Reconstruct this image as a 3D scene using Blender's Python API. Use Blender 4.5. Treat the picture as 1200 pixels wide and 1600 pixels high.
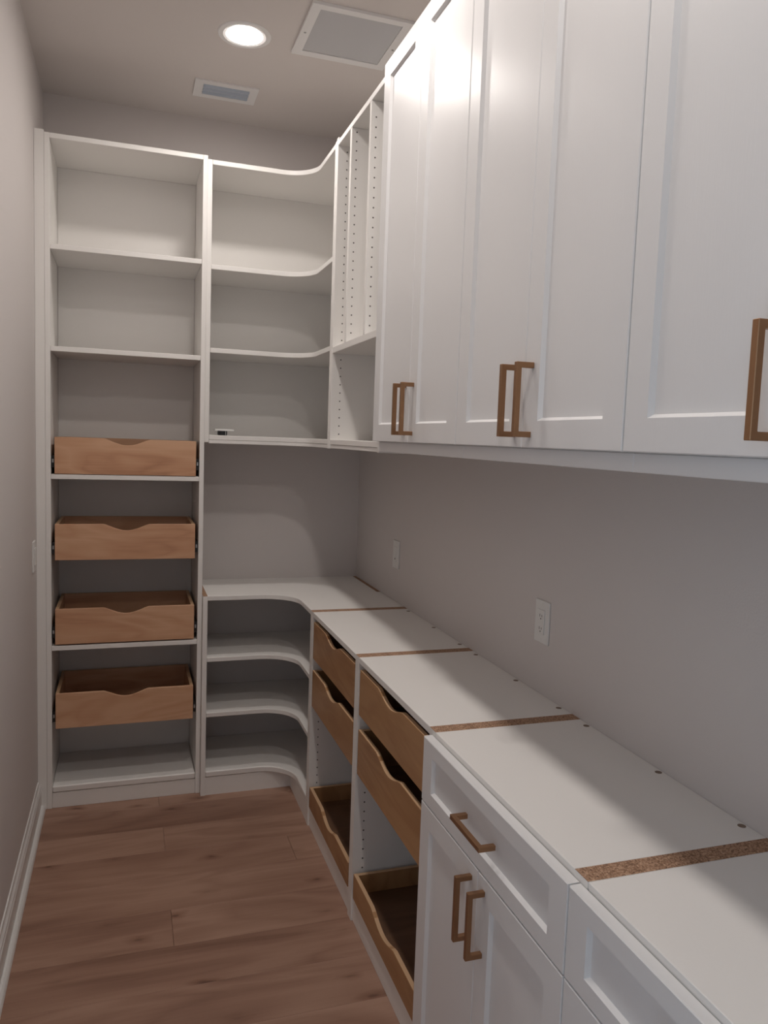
import bpy, bmesh, math, random
from mathutils import Vector, Matrix
random.seed(7)
for o in list(bpy.data.objects): bpy.data.objects.remove(o)
sc = bpy.context.scene
COL = sc.collection

# ------------------------------------------------------------------ camera
# room frame: right wall x = 0, back wall y = 0, floor z = 0, the camera stands at negative y
F_PX, CAM = 1210.5, Vector((-1.0788, -3.6502, 1.5461))
YAW, PITCH, ROLL = (math.radians(a) for a in (18.3895, 5.324, 2.0276))
fw = Vector((math.sin(YAW)*math.cos(PITCH), math.cos(YAW)*math.cos(PITCH), -math.sin(PITCH)))
rt = Vector((math.cos(YAW), -math.sin(YAW), 0)); up = rt.cross(fw)
r2 = rt*math.cos(ROLL) + up*math.sin(ROLL); u2 = -rt*math.sin(ROLL) + up*math.cos(ROLL)
cd = bpy.data.cameras.new('camera'); cam = bpy.data.objects.new('camera', cd); COL.objects.link(cam)
cd.sensor_fit = 'VERTICAL'; cd.sensor_height = 36.0; cd.lens = F_PX*36.0/1600.0; cd.clip_start = 0.02
cam.matrix_world = Matrix(((r2.x, u2.x, -fw.x, CAM.x), (r2.y, u2.y, -fw.y, CAM.y), (r2.z, u2.z, -fw.z, CAM.z), (0, 0, 0, 1)))
sc.camera = cam

# ------------------------------------------------------------------ world (reaches the room only through the added, unseen doorway beside the camera)
wd = bpy.data.worlds.new('world'); sc.world = wd; wd.use_nodes = True
wd.node_tree.nodes['Background'].inputs[0].default_value = (0.66, 0.83, 1.0, 1)
wd.node_tree.nodes['Background'].inputs[1].default_value = 1.1
# ------------------------------------------------------------------ exposure
vs = sc.view_settings
vs.view_transform = 'Standard'; vs.look = 'None'; vs.gamma = 1.0; vs.use_curve_mapping = False
vs.exposure = 0.20
LAMP_STRENGTH = 166.0
LAMP_COLOR = (1.0, 0.935, 0.885)
LAMP_X, LAMP_Y = -0.70, (-0.79, -1.82, -2.85)

# ------------------------------------------------------------------ dimensions
W = 1.42; YF = -4.75; H = 2.93; T = 0.019
B0, UW = -0.7326, 0.6362
B = [B0 - i*UW for i in range(5)]
DT, DB, DU = 0.3601, 0.3914, 0.3443
XL, XR = -1.3655, -0.7977
HT, ZC = 2.654, 0.8679

# ------------------------------------------------------------------ materials
def mat(name, col, rough=0.5, metal=0.0, spec=0.5):
    m = bpy.data.materials.new(name); m.use_nodes = True
    b = m.node_tree.nodes['Principled BSDF']
    b.inputs['Base Color'].default_value = (*col, 1); b.inputs['Roughness'].default_value = rough
    b.inputs['Metallic'].default_value = metal; b.inputs['Specular IOR Level'].default_value = spec
    return m
def N(m, typ, **kw):
    n = m.node_tree.nodes.new(typ)
    for k, v in kw.items():
        if k in n.inputs: n.inputs[k].default_value = v
        else: setattr(n, k, v)
    return n
def L(m, a, ao, b, bi): m.node_tree.links.new(a.outputs[ao], b.inputs[bi])
def bsdf(m): return m.node_tree.nodes['Principled BSDF']
def bump(m, scale, dist, stretch=(1, 1, 1), detail=3, strength=0.4):
    tc = N(m, 'ShaderNodeTexCoord'); mp = N(m, 'ShaderNodeMapping'); mp.inputs['Scale'].default_value = stretch
    nz = N(m, 'ShaderNodeTexNoise', Scale=scale, Detail=detail); bp = N(m, 'ShaderNodeBump', Strength=strength, Distance=dist)
    L(m, tc, 'Object', mp, 'Vector'); L(m, mp, 'Vector', nz, 'Vector'); L(m, nz, 'Fac', bp, 'Height'); L(m, bp, 'Normal', bsdf(m), 'Normal')
def ramp(m, stops):
    r = N(m, 'ShaderNodeValToRGB'); e = r.color_ramp.elements
    e[0].position, e[0].color = stops[0][0], (*stops[0][1], 1); e[1].position, e[1].color = stops[-1][0], (*stops[-1][1], 1)
    for p, c in stops[1:-1]:
        x = e.new(p); x.color = (*c, 1)
    return r

M = {}
M['melamine'] = mat('white_melamine', (0.885, 0.862, 0.832), 0.42); bump(M['melamine'], 260, 0.0004)
M['door'] = mat('white_door_paint', (0.83, 0.825, 0.825), 0.32); bump(M['door'], 60, 0.0006, (1, 6, 0.35), 4, 0.25)
M['wall'] = mat('wall_paint', (0.69, 0.645, 0.625), 0.75); bump(M['wall'], 220, 0.0012, strength=0.3)
M['ceil'] = mat('ceiling_paint', (0.74, 0.69, 0.66), 0.8); bump(M['ceil'], 160, 0.0015, strength=0.3)
M['trim'] = mat('white_trim_paint', (0.78, 0.77, 0.75), 0.35)
M['plastic'] = mat('white_plastic', (0.80, 0.79, 0.77), 0.35)
M['dark'] = mat('dark_hole', (0.02, 0.018, 0.016), 0.8)
M['slot'] = mat('slot_grey', (0.12, 0.11, 0.10), 0.7)
M['steel'] = mat('zinc_steel', (0.45, 0.45, 0.45), 0.35, 0.9)
M['runner'] = mat('dark_runner_steel', (0.05, 0.05, 0.05), 0.4, 0.7)
M['black'] = mat('black_plastic', (0.012, 0.013, 0.016), 0.3)
M['vent'] = mat('vent_enamel', (0.86, 0.85, 0.84), 0.4)
M['filter'] = mat('pale_filter', (0.58, 0.58, 0.59), 0.6)
M['louver'] = mat('blue_grey_louver', (0.50, 0.57, 0.66), 0.4)
M['bronze'] = mat('champagne_bronze', (0.35, 0.195, 0.105), 0.36, 0.85); bump(M['bronze'], 400, 0.0002, (8, 8, 0.4))
M['screw'] = mat('screw_brown', (0.22, 0.16, 0.12), 0.6)
M['reflector'] = mat('lamp_baffle', (0.16, 0.16, 0.165), 0.6)
m = M['lamp'] = mat('lamp_lens', (0.9, 0.9, 0.9), 0.5)
bsdf(m).inputs['Emission Color'].default_value = (*LAMP_COLOR, 1); bsdf(m).inputs['Emission Strength'].default_value = LAMP_STRENGTH

# particle board
m = M['chip'] = mat('raw_particle_board', (0.4, 0.25, 0.16), 0.85)
tc = N(m, 'ShaderNodeTexCoord'); vo = N(m, 'ShaderNodeTexVoronoi', Scale=420.0); nz = N(m, 'ShaderNodeTexNoise', Scale=170.0, Detail=4.0)
mx = N(m, 'ShaderNodeMix', data_type='FLOAT'); mx.inputs[0].default_value = 0.5
L(m, tc, 'Object', vo, 'Vector'); L(m, tc, 'Object', nz, 'Vector'); L(m, vo, 'Color', mx, 2); L(m, nz, 'Fac', mx, 3)
rp = ramp(m, [(0.22, (0.13, 0.065, 0.035)), (0.48, (0.36, 0.205, 0.125)), (0.75, (0.60, 0.40, 0.27))])
L(m, mx, 0, rp, 'Fac'); L(m, rp, 'Color', bsdf(m), 'Base Color')

# maple plywood: flowing cathedral grain, different on every board
def wood(name, stops, scl, rough, axis, knots=False):
    m = mat(name, stops[1][1], rough)
    tc = N(m, 'ShaderNodeTexCoord'); oi = N(m, 'ShaderNodeObjectInfo')
    sh = N(m, 'ShaderNodeVectorMath', operation='SCALE'); sh.inputs[0].default_value = (37.0, 53.0, 71.0); L(m, oi, 'Random', sh, 'Scale')
    ad = N(m, 'ShaderNodeVectorMath', operation='ADD'); L(m, tc, 'Object', ad, 0); L(m, sh, 'Vector', ad, 1)
    mp = N(m, 'ShaderNodeMapping'); mp.inputs['Scale'].default_value = scl; L(m, ad, 'Vector', mp, 'Vector')
    n1 = N(m, 'ShaderNodeTexNoise', Scale=1.0, Detail=2.0, Distortion=0.6); L(m, mp, 'Vector', n1, 'Vector')
    mu = N(m, 'ShaderNodeMath', operation='MULTIPLY'); mu.inputs[1].default_value = 9.0; L(m, n1, 'Fac', mu, 0)
    fr = N(m, 'ShaderNodeMath', operation='PINGPONG'); fr.inputs[1].default_value = 1.0; L(m, mu, 'Value', fr, 0)
    mp2 = N(m, 'ShaderNodeMapping'); mp2.inputs['Scale'].default_value = tuple(s*(3.0 if i == axis else 16.0) for i, s in enumerate(scl)); L(m, ad, 'Vector', mp2, 'Vector')
    n2 = N(m, 'ShaderNodeTexNoise', Scale=1.0, Detail=4.0); L(m, mp2, 'Vector', n2, 'Vector')
    mp3 = N(m, 'ShaderNodeMapping'); mp3.inputs['Scale'].default_value = tuple(s*0.55 for s in scl); L(m, ad, 'Vector', mp3, 'Vector')
    n3 = N(m, 'ShaderNodeTexNoise', Scale=1.0, Detail=2.0); L(m, mp3, 'Vector', n3, 'Vector')
    a = N(m, 'ShaderNodeMath', operation='MULTIPLY_ADD'); a.inputs[1].default_value = 0.25; L(m, fr, 'Value', a, 0); L(m, n3, 'Fac', a, 2)
    b = N(m, 'ShaderNodeMath', operation='MULTIPLY_ADD'); b.inputs[1].default_value = 0.22; L(m, n2, 'Fac', b, 0); L(m, a, 'Value', b, 2)
    c = N(m, 'ShaderNodeMath', operation='MULTIPLY_ADD'); c.inputs[1].default_value = 0.14; L(m, oi, 'Random', c, 0); L(m, b, 'Value', c, 2)
    rp = ramp(m, stops); L(m, c, 'Value', rp, 'Fac')
    out = rp
    if knots:
        mpk = N(m, 'ShaderNodeMapping'); mpk.inputs['Scale'].default_value = (3.6, 8.5, 1.0); L(m, ad, 'Vector', mpk, 'Vector')
        nk = N(m, 'ShaderNodeTexNoise', Scale=3.2, Detail=4.0); L(m, mpk, 'Vector', nk, 'Vector')
        av = N(m, 'ShaderNodeMixRGB', blend_type='LINEAR_LIGHT'); av.inputs[0].default_value = 0.16; L(m, mpk, 'Vector', av, 1); L(m, nk, 'Color', av, 2)
        vk = N(m, 'ShaderNodeTexVoronoi', Scale=1.0, voronoi_dimensions='2D', Randomness=1.0); L(m, av, 'Color', vk, 'Vector')
        sx = N(m, 'ShaderNodeSeparateColor'); L(m, vk, 'Color', sx, 'Color')
        gt = N(m, 'ShaderNodeMapRange'); gt.inputs['From Min'].default_value = 0.30; gt.inputs['From Max'].default_value = 1.0
        gt.inputs['To Min'].default_value = 0.0; gt.inputs['To Max'].default_value = 0.95; L(m, sx, 'Red', gt, 'Value')
        kr = ramp(m, [(0.025, (0.30, 0.22, 0.18)), (0.07, (0.66, 0.57, 0.52)), (0.20, (1, 1, 1))]); L(m, vk, 'Distance', kr, 'Fac')
        mm = N(m, 'ShaderNodeMixRGB', blend_type='MULTIPLY'); L(m, gt, 'Result', mm, 0); L(m, rp, 'Color', mm, 1); L(m, kr, 'Color', mm, 2)
        out = mm
    L(m, out, 'Color', bsdf(m), 'Base Color')
    bp = N(m, 'ShaderNodeBump', Strength=0.15, Distance=0.0008); L(m, n2, 'Fac', bp, 'Height'); L(m, bp, 'Normal', bsdf(m), 'Normal')
    return m
MAPLE = [(0.42, (0.41, 0.195, 0.105)), (0.66, (0.60, 0.325, 0.188)), (0.98, (0.70, 0.425, 0.262))]
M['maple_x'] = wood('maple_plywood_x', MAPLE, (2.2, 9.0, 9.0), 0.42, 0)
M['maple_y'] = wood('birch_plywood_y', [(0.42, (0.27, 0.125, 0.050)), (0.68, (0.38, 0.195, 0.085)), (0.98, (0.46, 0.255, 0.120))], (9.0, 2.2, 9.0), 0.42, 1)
M['ply_shaded'] = wood('shaded_brown_ply', [(0.40, (0.085, 0.040, 0.020)), (0.68, (0.135, 0.066, 0.034)), (0.98, (0.18, 0.092, 0.05))], (2.2, 6.0, 9.0), 0.5, 0)  # brown ply, the dim tray interior's shade also put into its colour
M['plyedge'] = mat('pale_plywood_edge', (0.62, 0.40, 0.235), 0.5)
M['floor'] = wood('oak_plank', [(0.40, (0.205, 0.105, 0.070)), (0.68, (0.31, 0.175, 0.122)), (0.98, (0.40, 0.243, 0.175))], (1.3, 7.0, 7.0), 0.5, 0, True)
M['subfloor'] = mat('subfloor_dark', (0.05, 0.035, 0.025), 0.9)

# ------------------------------------------------------------------ helpers
WL = {}                                                    # world location of each object
def link(name, me, mats, loc, parent=None):
    o = bpy.data.objects.new(name, me); COL.objects.link(o)
    loc = Vector(loc); WL[o.name] = loc
    o.location = loc - (WL[parent.name] if parent else Vector())
    if parent: o.parent = parent
    for mt in mats: me.materials.append(mt)
    return o
def root(name, loc, label, cat, group=None):
    o = bpy.data.objects.new(name, None); COL.objects.link(o); o.empty_display_size = 0.1
    o.location = loc; WL[o.name] = Vector(loc); tag(o, label, cat, group)
    return o
def tag(o, label=None, cat=None, group=None, kind=None):
    if label: o['label'] = label
    if cat: o['category'] = cat
    if group: o['group'] = group
    if kind: o['kind'] = kind
    return o
def finish(bm, name, mats, c, parent, bev=0.0, raw=None, smooth=False):
    bmesh.ops.remove_doubles(bm, verts=bm.verts, dist=1e-6)
    bmesh.ops.recalc_face_normals(bm, faces=bm.faces)
    if raw is not None:
        bm.normal_update()
        for f in bm.faces:
            if f.normal.z > 0.95: f.material_index = raw
    if bev > 0:
        es = [e for e in bm.edges if len(e.link_faces) == 2 and e.calc_face_angle(0) > 0.6]
        bmesh.ops.bevel(bm, geom=es, offset=bev, segments=1, affect='EDGES', profile=0.5)
    for v in bm.verts: v.co -= Vector(c)
    me = bpy.data.meshes.new(name); bm.to_mesh(me); bm.free()
    if smooth:
        for p in me.polygons: p.use_smooth = True
    return link(name, me, mats if isinstance(mats, (list, tuple)) else [mats], c, parent)
def bm_box(bm, x0, x1, y0, y1, z0, z1):
    x0, x1 = sorted((x0, x1)); y0, y1 = sorted((y0, y1)); z0, z1 = sorted((z0, z1))
    v = [bm.verts.new((x, y, z)) for z in (z0, z1) for y in (y0, y1) for x in (x0, x1)]
    for a in ((0, 2, 3, 1), (4, 5, 7, 6), (0, 1, 5, 4), (2, 6, 7, 3), (0, 4, 6, 2), (1, 3, 7, 5)): bm.faces.new([v[i] for i in a])
def box(name, x0, x1, y0, y1, z0, z1, mt, parent=None, bev=0.0012, raw=None):
    bm = bmesh.new(); bm_box(bm, x0, x1, y0, y1, z0, z1)
    return finish(bm, name, mt, ((x0+x1)/2, (y0+y1)/2, min(z0, z1)), parent, bev, raw)
def boxes(name, lst, mt, parent=None, bev=0.0, c=None, raw=None):
    bm = bmesh.new()
    for b in lst: bm_box(bm, *b)
    c = c or ((lst[0][0]+lst[0][1])/2, (lst[0][2]+lst[0][3])/2, min(lst[0][4], lst[0][5]))
    es_bev = bev
    return finish(bm, name, mt, c, parent, es_bev, raw)
def bm_prism(bm, pts, ax, a, b):
    """polygon pts in the plane normal to ax, extruded from a to b"""
    def P(p, t): return {'x': (t, p[0], p[1]), 'y': (p[0], t, p[1]), 'z': (p[0], p[1], t)}[ax]
    va = [bm.verts.new(P(p, a)) for p in pts]; vb = [bm.verts.new(P(p, b)) for p in pts]
    bm.faces.new(va); bm.faces.new(list(reversed(vb)))
    n = len(pts)
    for i in range(n): bm.faces.new((va[i], va[(i+1) % n], vb[(i+1) % n], vb[i]))
def prism(name, pts, ax, a, b, mt, parent=None, bev=0.0, raw=None, c=None):
    bm = bmesh.new(); bm_prism(bm, pts, ax, a, b)
    xs = [v.co for v in bm.verts]
    c = c or (sum(v.x for v in xs)/len(xs), sum(v.y for v in xs)/len(xs), min(v.z for v in xs))
    return finish(bm, name, mt, c, parent, bev, raw)
def bm_disc(bm, c, r, ax, h, n=12):
    i = 'xyz'.index(ax); j, k = [q for q in range(3) if q != i]
    rings = []
    for t in (0.0, h):
        ring = []
        for s in range(n):
            p = [0, 0, 0]; p[i] = c[i]+t; p[j] = c[j]+r*math.cos(2*math.pi*s/n); p[k] = c[k]+r*math.sin(2*math.pi*s/n)
            ring.append(bm.verts.new(p))
        rings.append(ring)
    bm.faces.new(rings[0]); bm.faces.new(rings[1])
    for s in range(n): bm.faces.new((rings[0][s], rings[0][(s+1) % n], rings[1][(s+1) % n], rings[1][s]))
def lathe(name, prof, loc, mt, parent=None, n=40, axis='z', smooth=False):
    """prof: list of (r, h); closed loop turned about the axis"""
    bm = bmesh.new(); rings = []
    for r, h in prof:
        ring = []
        for s in range(n):
            a = 2*math.pi*s/n
            ring.append(bm.verts.new((loc[0]+r*math.cos(a), loc[1]+r*math.sin(a), loc[2]+h)))
        rings.append(ring)
    k = len(rings)
    for i in range(k):
        A, Bq = rings[i], rings[(i+1) % k]
        for s in range(n): bm.faces.new((A[s], A[(s+1) % n], Bq[(s+1) % n], Bq[s]))
    return finish(bm, name, mt, loc, parent, 0, smooth=smooth)
def pin_holes(parent, cols, z0, n, y, pitch=0.0313):
    """rows of shelf pin holes drilled in a side panel that faces the doorway"""
    bm = bmesh.new()
    for x in cols:
        for i in range(n): bm_disc(bm, (x, y+0.0006, z0-i*pitch), 0.0027, 'y', -0.0011, 8)
    o = finish(bm, 'pin_holes', M['slot'], (cols[0], y, z0-n*pitch), parent)
    return tag(o, 'column of small drilled shelf pin holes', kind='stuff')
def handle(parent, y, z, vertical, xface, length=0.138, stand=0.036, s=0.0105):
    """square bronze bar pull, in a U, standing off a face that looks to -x"""
    h = length/2
    U = [(0, -h), (stand, -h), (stand, h), (0, h), (0, h-s), (stand-s, h-s), (stand-s, -h+s), (0, -h+s)]
    bm = bmesh.new()
    if vertical: bm_prism(bm, [(xface-d, z+t) for d, t in U], 'y', y-s/2, y+s/2)
    else: bm_prism(bm, [(xface-d, y+t) for d, t in U], 'z', z-s/2, z+s/2)
    o = finish(bm, 'handle', M['bronze'], (xface, y, z), parent, 0.0008)
    return tag(o, 'brushed bronze square bar handle')
def shaker(name, parent, y0, y1, z0, z1, xb, th=0.021, stile=0.054, rail=0.05):
    """shaker front: raised frame with a routed bevel round a recessed panel; looks to -x"""
    y0, y1 = sorted((y0, y1))
    bm = bmesh.new()
    def ring(iy, iz, d): return [bm.verts.new((xb-d, y, z)) for y, z in ((y0+iy, z0+iz), (y1-iy, z0+iz), (y1-iy, z1-iz), (y0+iy, z1-iz))]
    e = 0.0016; q = 0.0055; dp = 0.008
    R = [ring(0, 0, 0), ring(0, 0, th-e), ring(e, e, th), ring(stile, rail, th), ring(stile+q, rail+q, th-dp), ring(stile+q, rail+q, 0.0)]
    for a, b in zip(R, R[1:]+R[:1]):
        for i in range(4): bm.faces.new((a[i], a[(i+1) % 4], b[(i+1) % 4], b[i]))
    d = finish(bm, name, M['door'], (xb, (y0+y1)/2, z0), parent)
    box('panel', xb-0.003, xb-th+dp, y0+stile+q-0.001, y1-stile-q+0.001, z0+rail+q-0.001, z1-rail-q+0.001, M['door'], d, 0)
    return d
def scoop(a, b, z0, z1, half, depth, n=22):
    """outline of a drawer front with a scooped finger notch in its top edge"""
    c = (a+b)/2; pts = [(a, z0), (b, z0), (b, z1)]
    for i in range(n+1):
        t = 1-2*i/n                                           # +1 .. -1
        pts.append((c+t*half, z1-depth*(0.5+0.5*math.cos(math.pi*t))**0.62))
    pts.append((a, z1))
    return pts
def drawer_x(parent, x0, x1, yf, yb, z0, z1):
    """pull-out maple tray whose front looks to -y (y from yf to yb)"""
    t = 0.013
    d = boxes('drawer', [(x0, x0+t, yf+t, yb, z0, z1-0.001), (x1-t, x1, yf+t, yb, z0, z1-0.001), (x0+t, x1-t, yb-t, yb, z0, z1-0.001)], [M['maple_x'], M['plyedge']], parent, c=((x0+x1)/2, (yf+yb)/2, z0), raw=1)
    tag(d, 'pull-out maple plywood drawer with scooped front')
    box('drawer_bottom', x0+t, x1-t, yf+t, yb-t, z0+0.012, z0+0.019, M['ply_shaded'], d, 0)
    prism('drawer_front', scoop(x0, x1, z0, z1, 0.088, 0.026), 'y', yf, yf+t, M['maple_x'], d, 0.0008)
    for s, xa, xb in ((-1, x0-0.0125, x0-0.0005), (1, x1+0.0005, x1+0.0125)):
        r = boxes('runner', [(xa, xb, yf+0.012, yb-0.01, z0+0.025, z0+0.07)], M['runner'], d)
        box('runner_tongue', xa+0.003, xb-0.003, yf+0.004, yf+0.0115, z0+0.044, z0+0.058, M['steel'], d, 0)
    return d
def drawer_y(parent, y0, y1, xf, xb, z0, z1):
    """the same tray with its front looking to -x"""
    t = 0.013; y0, y1 = sorted((y0, y1))
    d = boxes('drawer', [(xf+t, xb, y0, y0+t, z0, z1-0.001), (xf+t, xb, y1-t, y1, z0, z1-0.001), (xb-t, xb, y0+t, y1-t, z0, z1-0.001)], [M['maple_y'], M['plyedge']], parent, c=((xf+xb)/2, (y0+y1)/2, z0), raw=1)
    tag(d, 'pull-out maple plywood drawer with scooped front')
    box('drawer_bottom', xf+t, xb-t, y0+t, y1-t, z0+0.012, z0+0.019, M['ply_shaded'], d, 0)
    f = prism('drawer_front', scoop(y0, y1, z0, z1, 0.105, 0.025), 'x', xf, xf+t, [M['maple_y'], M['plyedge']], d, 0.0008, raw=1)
    h = min(0.045, z1-z0-0.03)
    for ya, yb in ((y0-0.0125, y0-0.0005), (y1+0.0005, y1+0.0125)):
        boxes('runner', [(xf+0.012, xb-0.01, ya, yb, z0+0.02, z0+0.02+h)], M['runner'], d)
    return d

# ================================================================== the setting
# floor: dark subfloor with every oak plank on it
fl = box('floor', -W-0.1, 0.1, YF-0.1, 0.1, -0.04, -0.008, M['subfloor'], None, 0); tag(fl, kind='structure')
rows = [0.0, -0.255, -0.44, -0.626, -0.805, -0.985, -1.180, -1.367]
while rows[-1] > YF: rows.append(rows[-1]-0.187)
joint = {1: -0.949, 2: -1.75, 3: -0.941, 4: -0.484, 5: -1.8, 6: -0.94, 7: -1.9, 8: -1.9, 9: -1.9, 10: -1.9}
for i in range(len(rows)-1):
    x = joint.get(i, -W+random.uniform(0.15, 1.25))
    cuts = [-W-0.01] + ([x] if -W < x < -0.02 else []) + [0.01]
    for a, b in zip(cuts, cuts[1:]):
        box('plank', a+0.0004, b-0.0004, max(rows[i+1], YF), rows[i]-0.0004, -0.008, 0.0, M['floor'], fl, 0.0006)

wb = tag(box('wall_back', -W-0.1, 0.1, 0.0, 0.1, 0, H+0.1, M['wall'], None, 0), kind='structure')
wr = tag(box('wall_right', 0.0, 0.1, YF-0.1, 0.0, 0, H+0.1, M['wall'], None, 0), kind='structure')
# the left wall gets an unseen doorway beside the camera, added to let cool light in
LY0, LY1, LH = -4.45, -3.42, 2.1
wl = boxes('wall_left', [(-W-0.1, -W, LY1, 0.0, 0, H+0.1), (-W-0.1, -W, YF-0.1, LY0, 0, H+0.1), (-W-0.1, -W, LY0, LY1, LH, H+0.1)], M['wall'], c=(-W, YF/2, 0)); tag(wl, kind='structure')
wf = tag(box('wall_front', -W, 0, YF-0.1, YF, 0, H, M['wall'], None, 0), kind='structure')
tr = boxes('trim_1', [(-W, -W+0.015, LY0-0.06, LY0, 0, LH+0.06), (-W, -W+0.015, LY1, LY1+0.06, 0, LH+0.06), (-W, -W+0.015, LY0, LY1, LH, LH+0.06)], M['trim']); tag(tr, kind='structure')

# ceiling with round cut-outs for the lamps
HR = 0.0635
bm = bmesh.new(); q = 0.16
def quad(p): bm.faces.new([bm.verts.new((x, y, H)) for x, y in p])
X0, X1 = -W-0.1, 0.1
quad([(X0, YF-0.1), (LAMP_X-q, YF-0.1), (LAMP_X-q, 0.1), (X0, 0.1)]); quad([(LAMP_X+q, YF-0.1), (X1, YF-0.1), (X1, 0.1), (LAMP_X+q, 0.1)])
ys = [0.1] + [v for y in LAMP_Y for v in (y+q, y-q)] + [YF-0.1]
for a, b in zip(ys[0::2], ys[1::2]): quad([(LAMP_X-q, b), (LAMP_X+q, b), (LAMP_X+q, a), (LAMP_X-q, a)])
n = 40
for y in LAMP_Y:
    for s in range(n):
        pr = []
        for a in (2*math.pi*s/n, 2*math.pi*(s+1)/n):
            ca, sa = math.cos(a), math.sin(a); k = q/max(abs(ca), abs(sa))
            pr.append(((LAMP_X+HR*ca, y+HR*sa), (LAMP_X+k*ca, y+k*sa)))
        quad([pr[0][0], pr[0][1], pr[1][1], pr[1][0]])
bmesh.ops.remove_doubles(bm, verts=bm.verts, dist=1e-5)
ex = bmesh.ops.extrude_face_region(bm, geom=list(bm.faces))
for g in ex['geom']:
    if isinstance(g, bmesh.types.BMVert): g.co.z += 0.1
ce = finish(bm, 'ceiling', M['ceil'], (-W/2, YF/2, H), None); tag(ce, kind='structure')

# baseboard and shoe moulding along the left wall
prof = [(-W, 0), (-W+0.014, 0), (-W+0.014, 0.085), (-W+0.0115, 0.090), (-W+0.0115, 0.098), (-W+0.006, 0.106), (-W+0.004, 0.118), (-W, 0.118)]
bb = prism('baseboard_left', prof, 'y', -DT-0.0005, LY1+0.06, M['trim']); tag(bb, kind='structure')
sp = [(-W+0.0141, 0), (-W+0.030, 0), (-W+0.0295, 0.006), (-W+0.026, 0.013), (-W+0.020, 0.018), (-W+0.0141, 0.019)]
prism('shoe_moulding', sp, 'y', -DT-0.0005, LY1+0.06, M['trim'], bb)

# ================================================================== tall cabinet with drawers
t = root('tall_cabinet', ((XL+XR)/2, -DT/2, 0), 'tall white open pantry cabinet with four maple pull-out drawers', 'cabinet')
me_ = M['melamine']
box('side_panel', XL-T, XL, -DT, -0.001, 0, HT, me_, t); box('side_panel', XR, XR+T-0.0003, -DT, -0.001, 0, HT, me_, t)
box('filler_strip', -W+0.0005, XL-T-0.0006, -DT-0.0, -DT+T, 0, HT+0.008, me_, t)
box('back_panel', XL+0.001, XR-0.001, -0.008, -0.001, 0.0, HT-T, me_, t, 0)
box('top_panel', XL, XR, -DT+0.0005, -0.009, HT-T, HT, me_, t)
for z in (2.247, 1.862, 1.366, 0.676): box('shelf', XL+0.0005, XR-0.0005, -DT+0.002, -0.009, z-T, z, me_, t)
box('shelf', XL+0.0005, XR-0.0005, -DT+0.001, -0.009, 0.066, 0.093, me_, t, 0.004)
box('toe_kick', XL+0.0005, XR-0.0005, -DT+0.004, -DT+0.02, 0, 0.064, me_, t)
for z in (1.368, 1.024, 0.682, 0.334): drawer_x(t, XL+0.0135, XR-0.0135, -DT+0.001, -0.03, z, z+0.144)

# ================================================================== curved corner shelving
def elbow(xl, d, ye, R, n=14):
    c = (-d-R, -d-R)
    arc = [(c[0]+R*math.sin(a), c[1]+R*math.cos(a)) for a in (math.pi/2*i/n for i in range(n+1))]
    return [(xl, -0.001), (xl, -d)] + arc + [(-d, ye), (-0.001, ye), (-0.001, -0.001)]
XB = XR+T+0.0006
# upper unit
cu = root('corner_wall_cabinet', (-0.4, -0.2, 1.51), 'white corner wall shelf unit with curved inner edges hung in the corner', 'shelf unit')
box('side_panel', XB, XB+T, -DU, -0.001, 1.51, 2.646, me_, cu)
# right hand panel, standing a little higher, its top front corner rounded off
rr = 0.02
pp = [(-0.001, 1.505), (-DU-0.001, 1.505), (-DU-0.001, 2.66-rr)] + [(-DU-0.001+rr-rr*math.cos(a), 2.66-rr+rr*math.sin(a)) for a in (math.pi/2*i/6 for i in range(1, 7))] + [(-0.001, 2.66)]
prism('side_panel', pp, 'y', B0+0.00002, B0+T, me_, cu, 0.001)
for nm, z0, z1 in (('top_panel', 2.627, 2.646), ('shelf', 2.215, 2.234), ('shelf', 1.879, 1.898), ('bottom_panel', 1.521, 1.54)):
    prism(nm, elbow(XB+T+0.0005, DU-0.001, B0+T+0.0005, 0.13), 'z', z0, z1, me_, cu, 0.0012)
e1 = elbow(XB+T+0.0005, DU-0.002, B0+T+0.0005, 0.13)[1:-2]; e2 = elbow(XB+T+0.0005, DU-0.02, B0+T+0.0005, 0.13+0.018)[1:-2]
prism('bottom_rail', e1+e2[::-1], 'z', 1.506, 1.5205, me_, cu, 0.0008)
box('back_panel', XB+T+0.001, -0.004, -0.0012, -0.0002, 1.54, 2.627, me_, cu, 0)
box('back_panel', -0.0012, -0.0002, -0.004, B0+T+0.001, 1.54, 2.627, me_, cu, 0)
# base unit: its top carries the raw panel edges
cb = root('corner_base_cabinet', (-0.4, -0.2, 0), 'white open corner base shelf unit with curved shelves', 'shelf unit')
raw = [me_, M['chip']]
box('side_panel', XB, XB+T, -DB, -0.001, 0, ZC, raw, cb, 0.0, raw=1)
box('side_panel', -DB, -0.001, B0+0.00002, B0+T, 0, ZC, raw, cb, 0.0, raw=1)
box('cleat', -0.0195, -0.0005, -0.40, -0.001, 0.79, ZC, raw, cb, 0.0008, raw=1)
def cut(pts):                                                   # top board stops short of the cleat
    return pts[:-2] + [(-0.001, pts[-2][1]), (-0.001, -0.4005), (-0.020, -0.4005), (-0.020, -0.001)]
prism('worktop', cut(elbow(XB+T+0.0005, DB-0.0005, B0+T+0.0005, 0.145)), 'z', ZC-T, ZC, me_, cb, 0.001)
for z in (0.604, 0.363): prism('shelf', elbow(XB+T+0.0005, DB-0.003, B0+T+0.0005, 0.145), 'z', z-T, z, me_, cb, 0.0015)
prism('shelf', elbow(XB+T+0.0005, DB-0.001, B0+T+0.0005, 0.145), 'z', 0.080, 0.106, me_, cb, 0.004)
tk = 0.022
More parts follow.
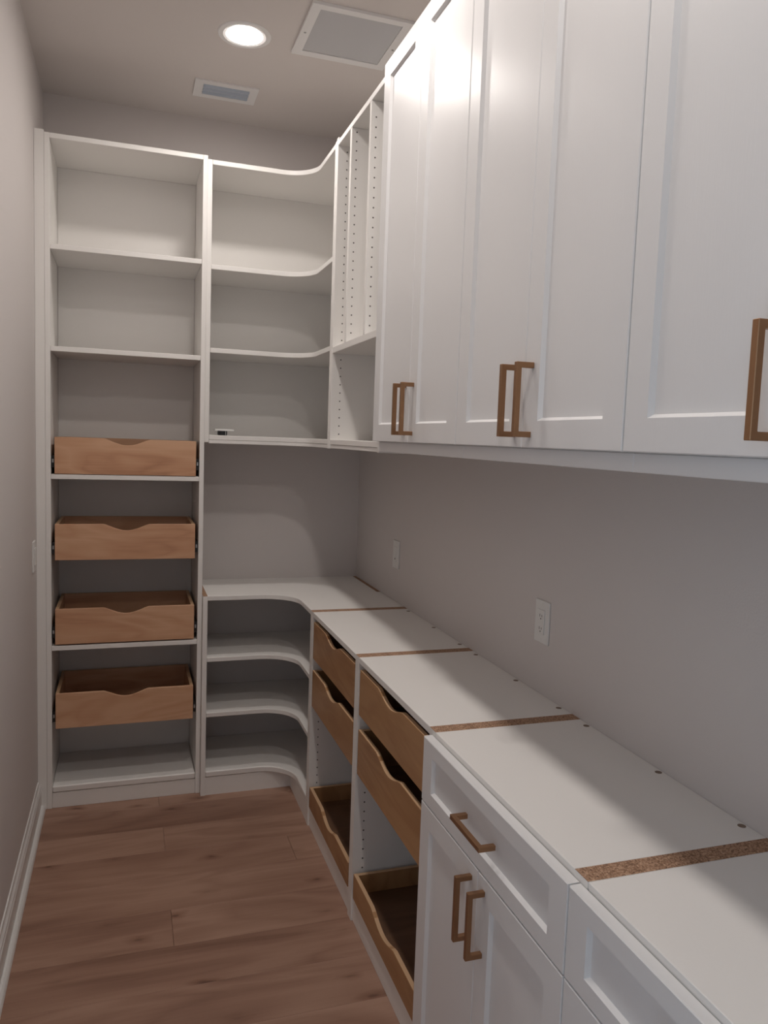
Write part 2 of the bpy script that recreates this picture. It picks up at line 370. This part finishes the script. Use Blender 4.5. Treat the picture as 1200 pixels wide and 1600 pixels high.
prism('toe_kick', [(XB+T+0.0005, -DB+0.004), (-DB+tk-0.02, -DB+0.004), (-DB+tk-0.02, B0+T+0.0005), (-DB+tk, B0+T+0.0005), (-DB+tk, -DB+0.004+0.018), (XB+T+0.0005, -DB+0.004+0.018)], 'z', 0, 0.079, me_, cb)

# ================================================================== wall cabinets along the right wall
ZU, UT = 1.51, 2.644
dv = root('divider_wall_cabinet', (-DU/2, (B[0]+B[1])/2, ZU), 'white open wall cabinet with upright tray dividers over a square cubby', 'cabinet')
ya, yb = B[0]-0.0003, B[1]+0.0003
box('side_panel', -DU, -0.001, ya-T, ya, 1.505, 2.655, me_, dv); box('side_panel', -DU, -0.001, yb, yb+T, 1.505, UT, me_, dv)
ia, ib = ya-T-0.0004, yb+T+0.0004
box('top_panel', -DU+0.0008, -0.001, ib, ia, UT-T, UT, me_, dv); box('shelf', -DU+0.001, -0.001, ib, ia, 1.866, 1.889, me_, dv)
box('bottom_panel', -DU+0.001, -0.001, ib, ia, 1.521, 1.54, me_, dv); box('bottom_rail', -DU+0.003, -DU+0.02, ib, ia, 1.507, 1.5205, me_, dv)
box('back_panel', -0.0009, -0.0001, ib, ia, 1.54, UT-T, me_, dv, 0)
for y in (-0.936, -1.169): box('divider', -DU+0.001, -0.002, y, y+T, 1.8892, UT-T-0.0003, me_, dv)
pin_holes(dv, (-0.310, -0.06), 1.843, 10, ya-T); pin_holes(dv, (-0.309, -0.06), 2.605, 23, ya-T)
pin_holes(dv, (-0.325, -0.06), 2.610, 23, -0.936); pin_holes(dv, (-0.327, -0.06), 2.575, 22, -1.169)

def wall_cabinet(i, label):
    a, b = B[i]-0.0003, B[i+1]+0.0003
    c = root('wall_cabinet', (-DU/2, (a+b)/2, ZU), label, 'cabinet', 'white door wall cabinets in a row')
    box('side_panel', -DU, -0.001, a-T, a, 1.54, UT, me_, c); box('side_panel', -DU, -0.001, b, b+T, 1.54, UT, me_, c)
    box('top_panel', -DU, -0.001, b+T, a-T, UT-T, UT, me_, c); box('bottom_panel', -DU, -0.001, b+T, a-T, 1.54, 1.54+T, me_, c)
    box('back_panel', -0.008, -0.001, b+T, a-T, 1.56, UT-T, me_, c, 0)
    box('light_rail', -DU+0.0, -DU+T, b-0.0002, a+0.0002, ZU, 1.5398, M['door'], c)
    mid = (a+b)/2
    for s, (p, q) in enumerate(((a-0.0015, mid+0.001), (mid-0.001, b+0.0015))):
        d = shaker('door', c, p, q, 1.5408, 2.6415, -DU-0.0012)
        handle(d, mid+(0.030 if s == 0 else -0.030), 1.629, True, -DU-0.0012-0.0212)
    return c
wall_cabinet(1, 'white two-door wall cabinet beside the open divider cabinet, above the wall outlet')
wall_cabinet(2, 'white two-door wall cabinet between two others of the same kind')
wall_cabinet(3, 'white two-door wall cabinet at the end away from the corner')

# ================================================================== base cabinets
def carcass(i, name, label, group):
    a, b = B[i]-0.00002, B[i+1]+0.00002
    c = root(name, (-DB/2, (a+b)/2, 0), label, 'cabinet', group)
    box('side_panel', -DB, -0.001, a-T, a, 0, ZC, raw, c, 0.0, raw=1); box('side_panel', -DB, -0.001, b, b+T, 0, ZC, raw, c, 0.0, raw=1)
    ia, ib = a-T-0.0003, b+T+0.0003
    wt = box('worktop', -DB+0.0006, -0.001, ib, ia, ZC-T, ZC, me_, c)
    for dy in (0.0625, 0.335, 0.570):
        bm = bmesh.new(); bm_disc(bm, (-0.0125, B[i]-dy, ZC-0.002), 0.0075, 'z', 0.0023, 14)
        finish(bm, 'screw_head', M['screw'], (-0.0125, B[i]-dy, ZC-0.002), wt)
    box('back_panel', -0.008, -0.001, ib, ia, 0.0, ZC-T-0.0003, me_, c, 0)
    box('bottom_panel', -DB+0.03, -0.0085, ib, ia, 0.064, 0.083, me_, c)
    return c, ia, ib
for i, lab in ((0, 'white open base cabinet with maple drawers beside the curved corner shelves'), (1, 'white open base cabinet with maple drawers beside the white door base cabinet')):
    c, ia, ib = carcass(i, 'drawer_base_cabinet', lab, 'open base cabinets with maple drawers')
    box('toe_kick', -DB+0.006, -DB+0.024, ib, ia, 0, 0.083, me_, c, 0.0015)
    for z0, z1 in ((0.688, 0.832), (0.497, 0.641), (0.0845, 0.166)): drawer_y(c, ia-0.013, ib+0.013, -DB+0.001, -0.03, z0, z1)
    pin_holes(c, (-0.358, -0.06), 0.6135 if i == 0 else 0.6135, 16, B[i]-0.0003-T)
for i, lab in ((2, 'white base cabinet with one drawer and two doors beside the maple drawers'), (3, 'white base cabinet with one drawer at the end away from the corner')):
    c, ia, ib = carcass(i, 'door_base_cabinet', lab, 'white door base cabinets')
    a, b = B[i]-0.0003, B[i+1]+0.0003; mid = (a+b)/2; xb = -DB-0.0012
    box('toe_kick', -DB+0.05, -DB+0.068, ib, ia, 0, 0.083, me_, c, 0.0015)
    dr = shaker('drawer', c, a-0.0015, b+0.0015, 0.702, 0.8555, xb, stile=0.054, rail=0.034); tag(dr, 'white shaker drawer front')
    handle(dr, mid, 0.783, False, xb-0.0212)
    for s, (p, q) in enumerate(((a-0.0015, mid+0.001), (mid-0.001, b+0.0015))):
        d = shaker('door', c, p, q, 0.088, 0.6992, xb)
        handle(d, mid+(0.030 if s == 0 else -0.030), 0.6065, True, xb-0.0212)

# ================================================================== wall plates
def plate(name, label, x, y, z, face, kind):
    o = root(name, (x, y, z), label, 'switch' if kind == 'switch' else 'outlet')
    s = -1 if face < 0 else 1
    def bx(nm, d0, d1, hw, hh, mt, par, dz=0.0, dy=0.0, bev=0.0008): return box(nm, x+s*d0, x+s*d1, y+dy-hw, y+dy+hw, z+dz-hh, z+dz+hh, mt, par, bev)
    bx('cover_plate', 0, 0.0055, 0.0365, 0.0585, M['plastic'], o, bev=0.0015)
    if kind == 'switch':
        bx('rocker', 0.0056, 0.0095, 0.0165, 0.033, M['plastic'], o)
    elif kind == 'outlet':
        f = bx('receptacle', 0.0056, 0.0085, 0.0165, 0.0335, M['plastic'], o)
        for dz in (0.0175, -0.0175):
            for dy, hh in ((0.0055, 0.004), (-0.0055, 0.0032)): bx('slot', 0.0084, 0.0087, 0.0011, hh, M['slot'], f, dz, dy, 0)
            bm = bmesh.new(); bm_disc(bm, (x+s*0.0084, y, z+dz-0.0085), 0.0024, 'x', s*0.0003, 10); finish(bm, 'slot', M['slot'], (x+s*0.0084, y, z+dz-0.0085), f)
    else:
        f = bx('insert', 0.0056, 0.008, 0.0165, 0.0335, M['plastic'], o)
        bm = bmesh.new(); bm_disc(bm, (x+s*0.0079, y, z-0.018), 0.004, 'x', s*0.0004, 12); finish(bm, 'port', M['slot'], (x+s*0.0079, y, z-0.018), f)
    for dz in (0.049, -0.049):
        bm = bmesh.new(); bm_disc(bm, (x+s*0.0054, y, z+dz), 0.0028, 'x', s*0.0006, 10); finish(bm, 'screw', M['plastic'], (x+s*0.0054, y, z+dz), o)
plate('wall_outlet', 'white wall outlet with two sockets above the worktop', 0, -1.817, 1.067, -1, 'outlet')
plate('wall_plate', 'white wall plate with one small port near the room corner', 0, -0.597, 1.067, -1, 'port')
plate('light_switch', 'white rocker light switch on the wall beside the tall cabinet', -W, -0.462, 1.057, 1, 'switch')

# ================================================================== ceiling fittings
def lamp(y, label):
    o = root('recessed_light', (LAMP_X, y, H), label, 'ceiling light', 'recessed ceiling lights in a row')
    lathe('trim_ring', [(0.0622, -0.0004), (0.0630, -0.0028), (0.074, -0.0045), (0.0885, -0.0040), (0.0915, -0.0020), (0.0920, -0.0004)], (LAMP_X, y, H), M['vent'], o, smooth=False)
    lathe('baffle', [(0.0622, -0.0002), (0.0632, -0.0002), (0.0632, 0.018), (0.0590, 0.018), (0.0605, 0.0145)], (LAMP_X, y, H), M['reflector'], o)
    bm = bmesh.new(); R0, drop, zb = 0.0600, 0.018, H+0.014                  # shallow domed diffuser
    rings = []
    for k in range(7):
        q = math.pi/2*k/7
        rings.append([bm.verts.new((LAMP_X+R0*math.cos(q)*math.cos(2*math.pi*s/36), y+R0*math.cos(q)*math.sin(2*math.pi*s/36), zb-drop*math.sin(q))) for s in range(36)])
    tip = bm.verts.new((LAMP_X, y, zb-drop))
    for A, Bq in zip(rings, rings[1:]):
        for s in range(36): bm.faces.new((A[s], A[(s+1) % 36], Bq[(s+1) % 36], Bq[s]))
    for s in range(36): bm.faces.new((rings[-1][s], rings[-1][(s+1) % 36], tip))
    bm.faces.new(rings[0])
    finish(bm, 'lens', M['lamp'], (LAMP_X, y, zb), o, smooth=True)
lamp(LAMP_Y[0], 'round recessed ceiling light, lit, between the vent and the square grille')
lamp(LAMP_Y[1], 'second recessed ceiling light from the vent, lit, between two like it')
lamp(LAMP_Y[2], 'third recessed ceiling light from the vent, lit, last before the doorway')

v = root('ceiling_vent', (-0.709, -0.315, H), 'small white ceiling vent with three grey-blue louvers', 'vent')
vx0, vx1, vy0, vy1 = -0.834, -0.585, -0.392, -0.236
ox0, ox1, oy0, oy1 = -0.800, -0.618, -0.362, -0.266
boxes('frame', [(vx0, ox0, vy0, vy1, H-0.007, H-0.0003), (ox1, vx1, vy0, vy1, H-0.007, H-0.0003), (ox0, ox1, vy0, oy0, H-0.007, H-0.0003), (ox0, ox1, oy1, vy1, H-0.007, H-0.0003)], M['vent'], v)
box('backing', ox0, ox1, oy0, oy1, H-0.0012, H-0.0003, M['slot'], v, 0)
for k in range(3):
    yc = oy0+0.018+k*0.031
    prism('louver', [(yc-0.0135, H-0.0020), (yc-0.0065, H-0.0120), (yc+0.0110, H-0.0085), (yc+0.0110, H-0.0076), (yc-0.0060, H-0.0108), (yc-0.0125, H-0.0014)], 'x', ox0+0.0005, ox1-0.0005, M['louver'], v)
for x in (vx0+0.016, vx1-0.016):
    bm = bmesh.new(); bm_disc(bm, (x, -0.314, H-0.0078), 0.004, 'z', 0.001, 10); finish(bm, 'screw', M['vent'], (x, -0.314, H-0.0078), v)

g = root('return_air_grille', (-0.352, -0.918, H), 'square white return air grille in the ceiling with fine slats', 'grille')
gx0, gx1, gy0, gy1 = -0.526, -0.180, -1.093, -0.745
i0, i1, j0, j1 = gx0+0.032, gx1-0.032, gy0+0.028, gy1-0.034
boxes('frame', [(gx0, i0, gy0, gy1, H-0.010, H-0.0003), (i1, gx1, gy0, gy1, H-0.010, H-0.0003), (i0, i1, gy0, j0, H-0.010, H-0.0003), (i0, i1, j1, gy1, H-0.010, H-0.0003)], M['vent'], g)
box('backing', i0, i1, j0, j1, H-0.0012, H-0.0003, M['filter'], g, 0)
ns = 26
for k in range(ns):
    yc = j0+(k+0.5)*(j1-j0)/ns
    prism('slat', [(yc-0.0050, H-0.0052), (yc+0.0048, H-0.0068), (yc+0.0048, H-0.0062), (yc-0.0050, H-0.0045)], 'x', i0+0.0003, i1-0.0003, M['filter'], g)
for x in (gx0+0.015, gx1-0.015):
    bm = bmesh.new(); bm_disc(bm, (x, -0.905, H-0.0112), 0.0045, 'z', 0.0013, 10); finish(bm, 'screw', M['steel'], (x, -0.905, H-0.0112), g)

# ================================================================== the small thing left on the corner shelf
pk = root('hardware_puck', (-0.69, -0.2, 1.5402), 'small black hardware piece with a flat white cap on the corner shelf', 'hardware')
lathe('body', [(0.0001, 0.0), (0.018, 0.0), (0.021, 0.004), (0.021, 0.0195), (0.0001, 0.0195)], (-0.688, -0.2, 1.5402), M['black'], pk, n=24)
box('cap', -0.722, -0.642, -0.226, -0.174, 1.5598, 1.5675, M['plastic'], pk, 0.001)
box('band', -0.6775, -0.6745, -0.2195, -0.2145, 1.5412, 1.5592, M['steel'], pk, 0)
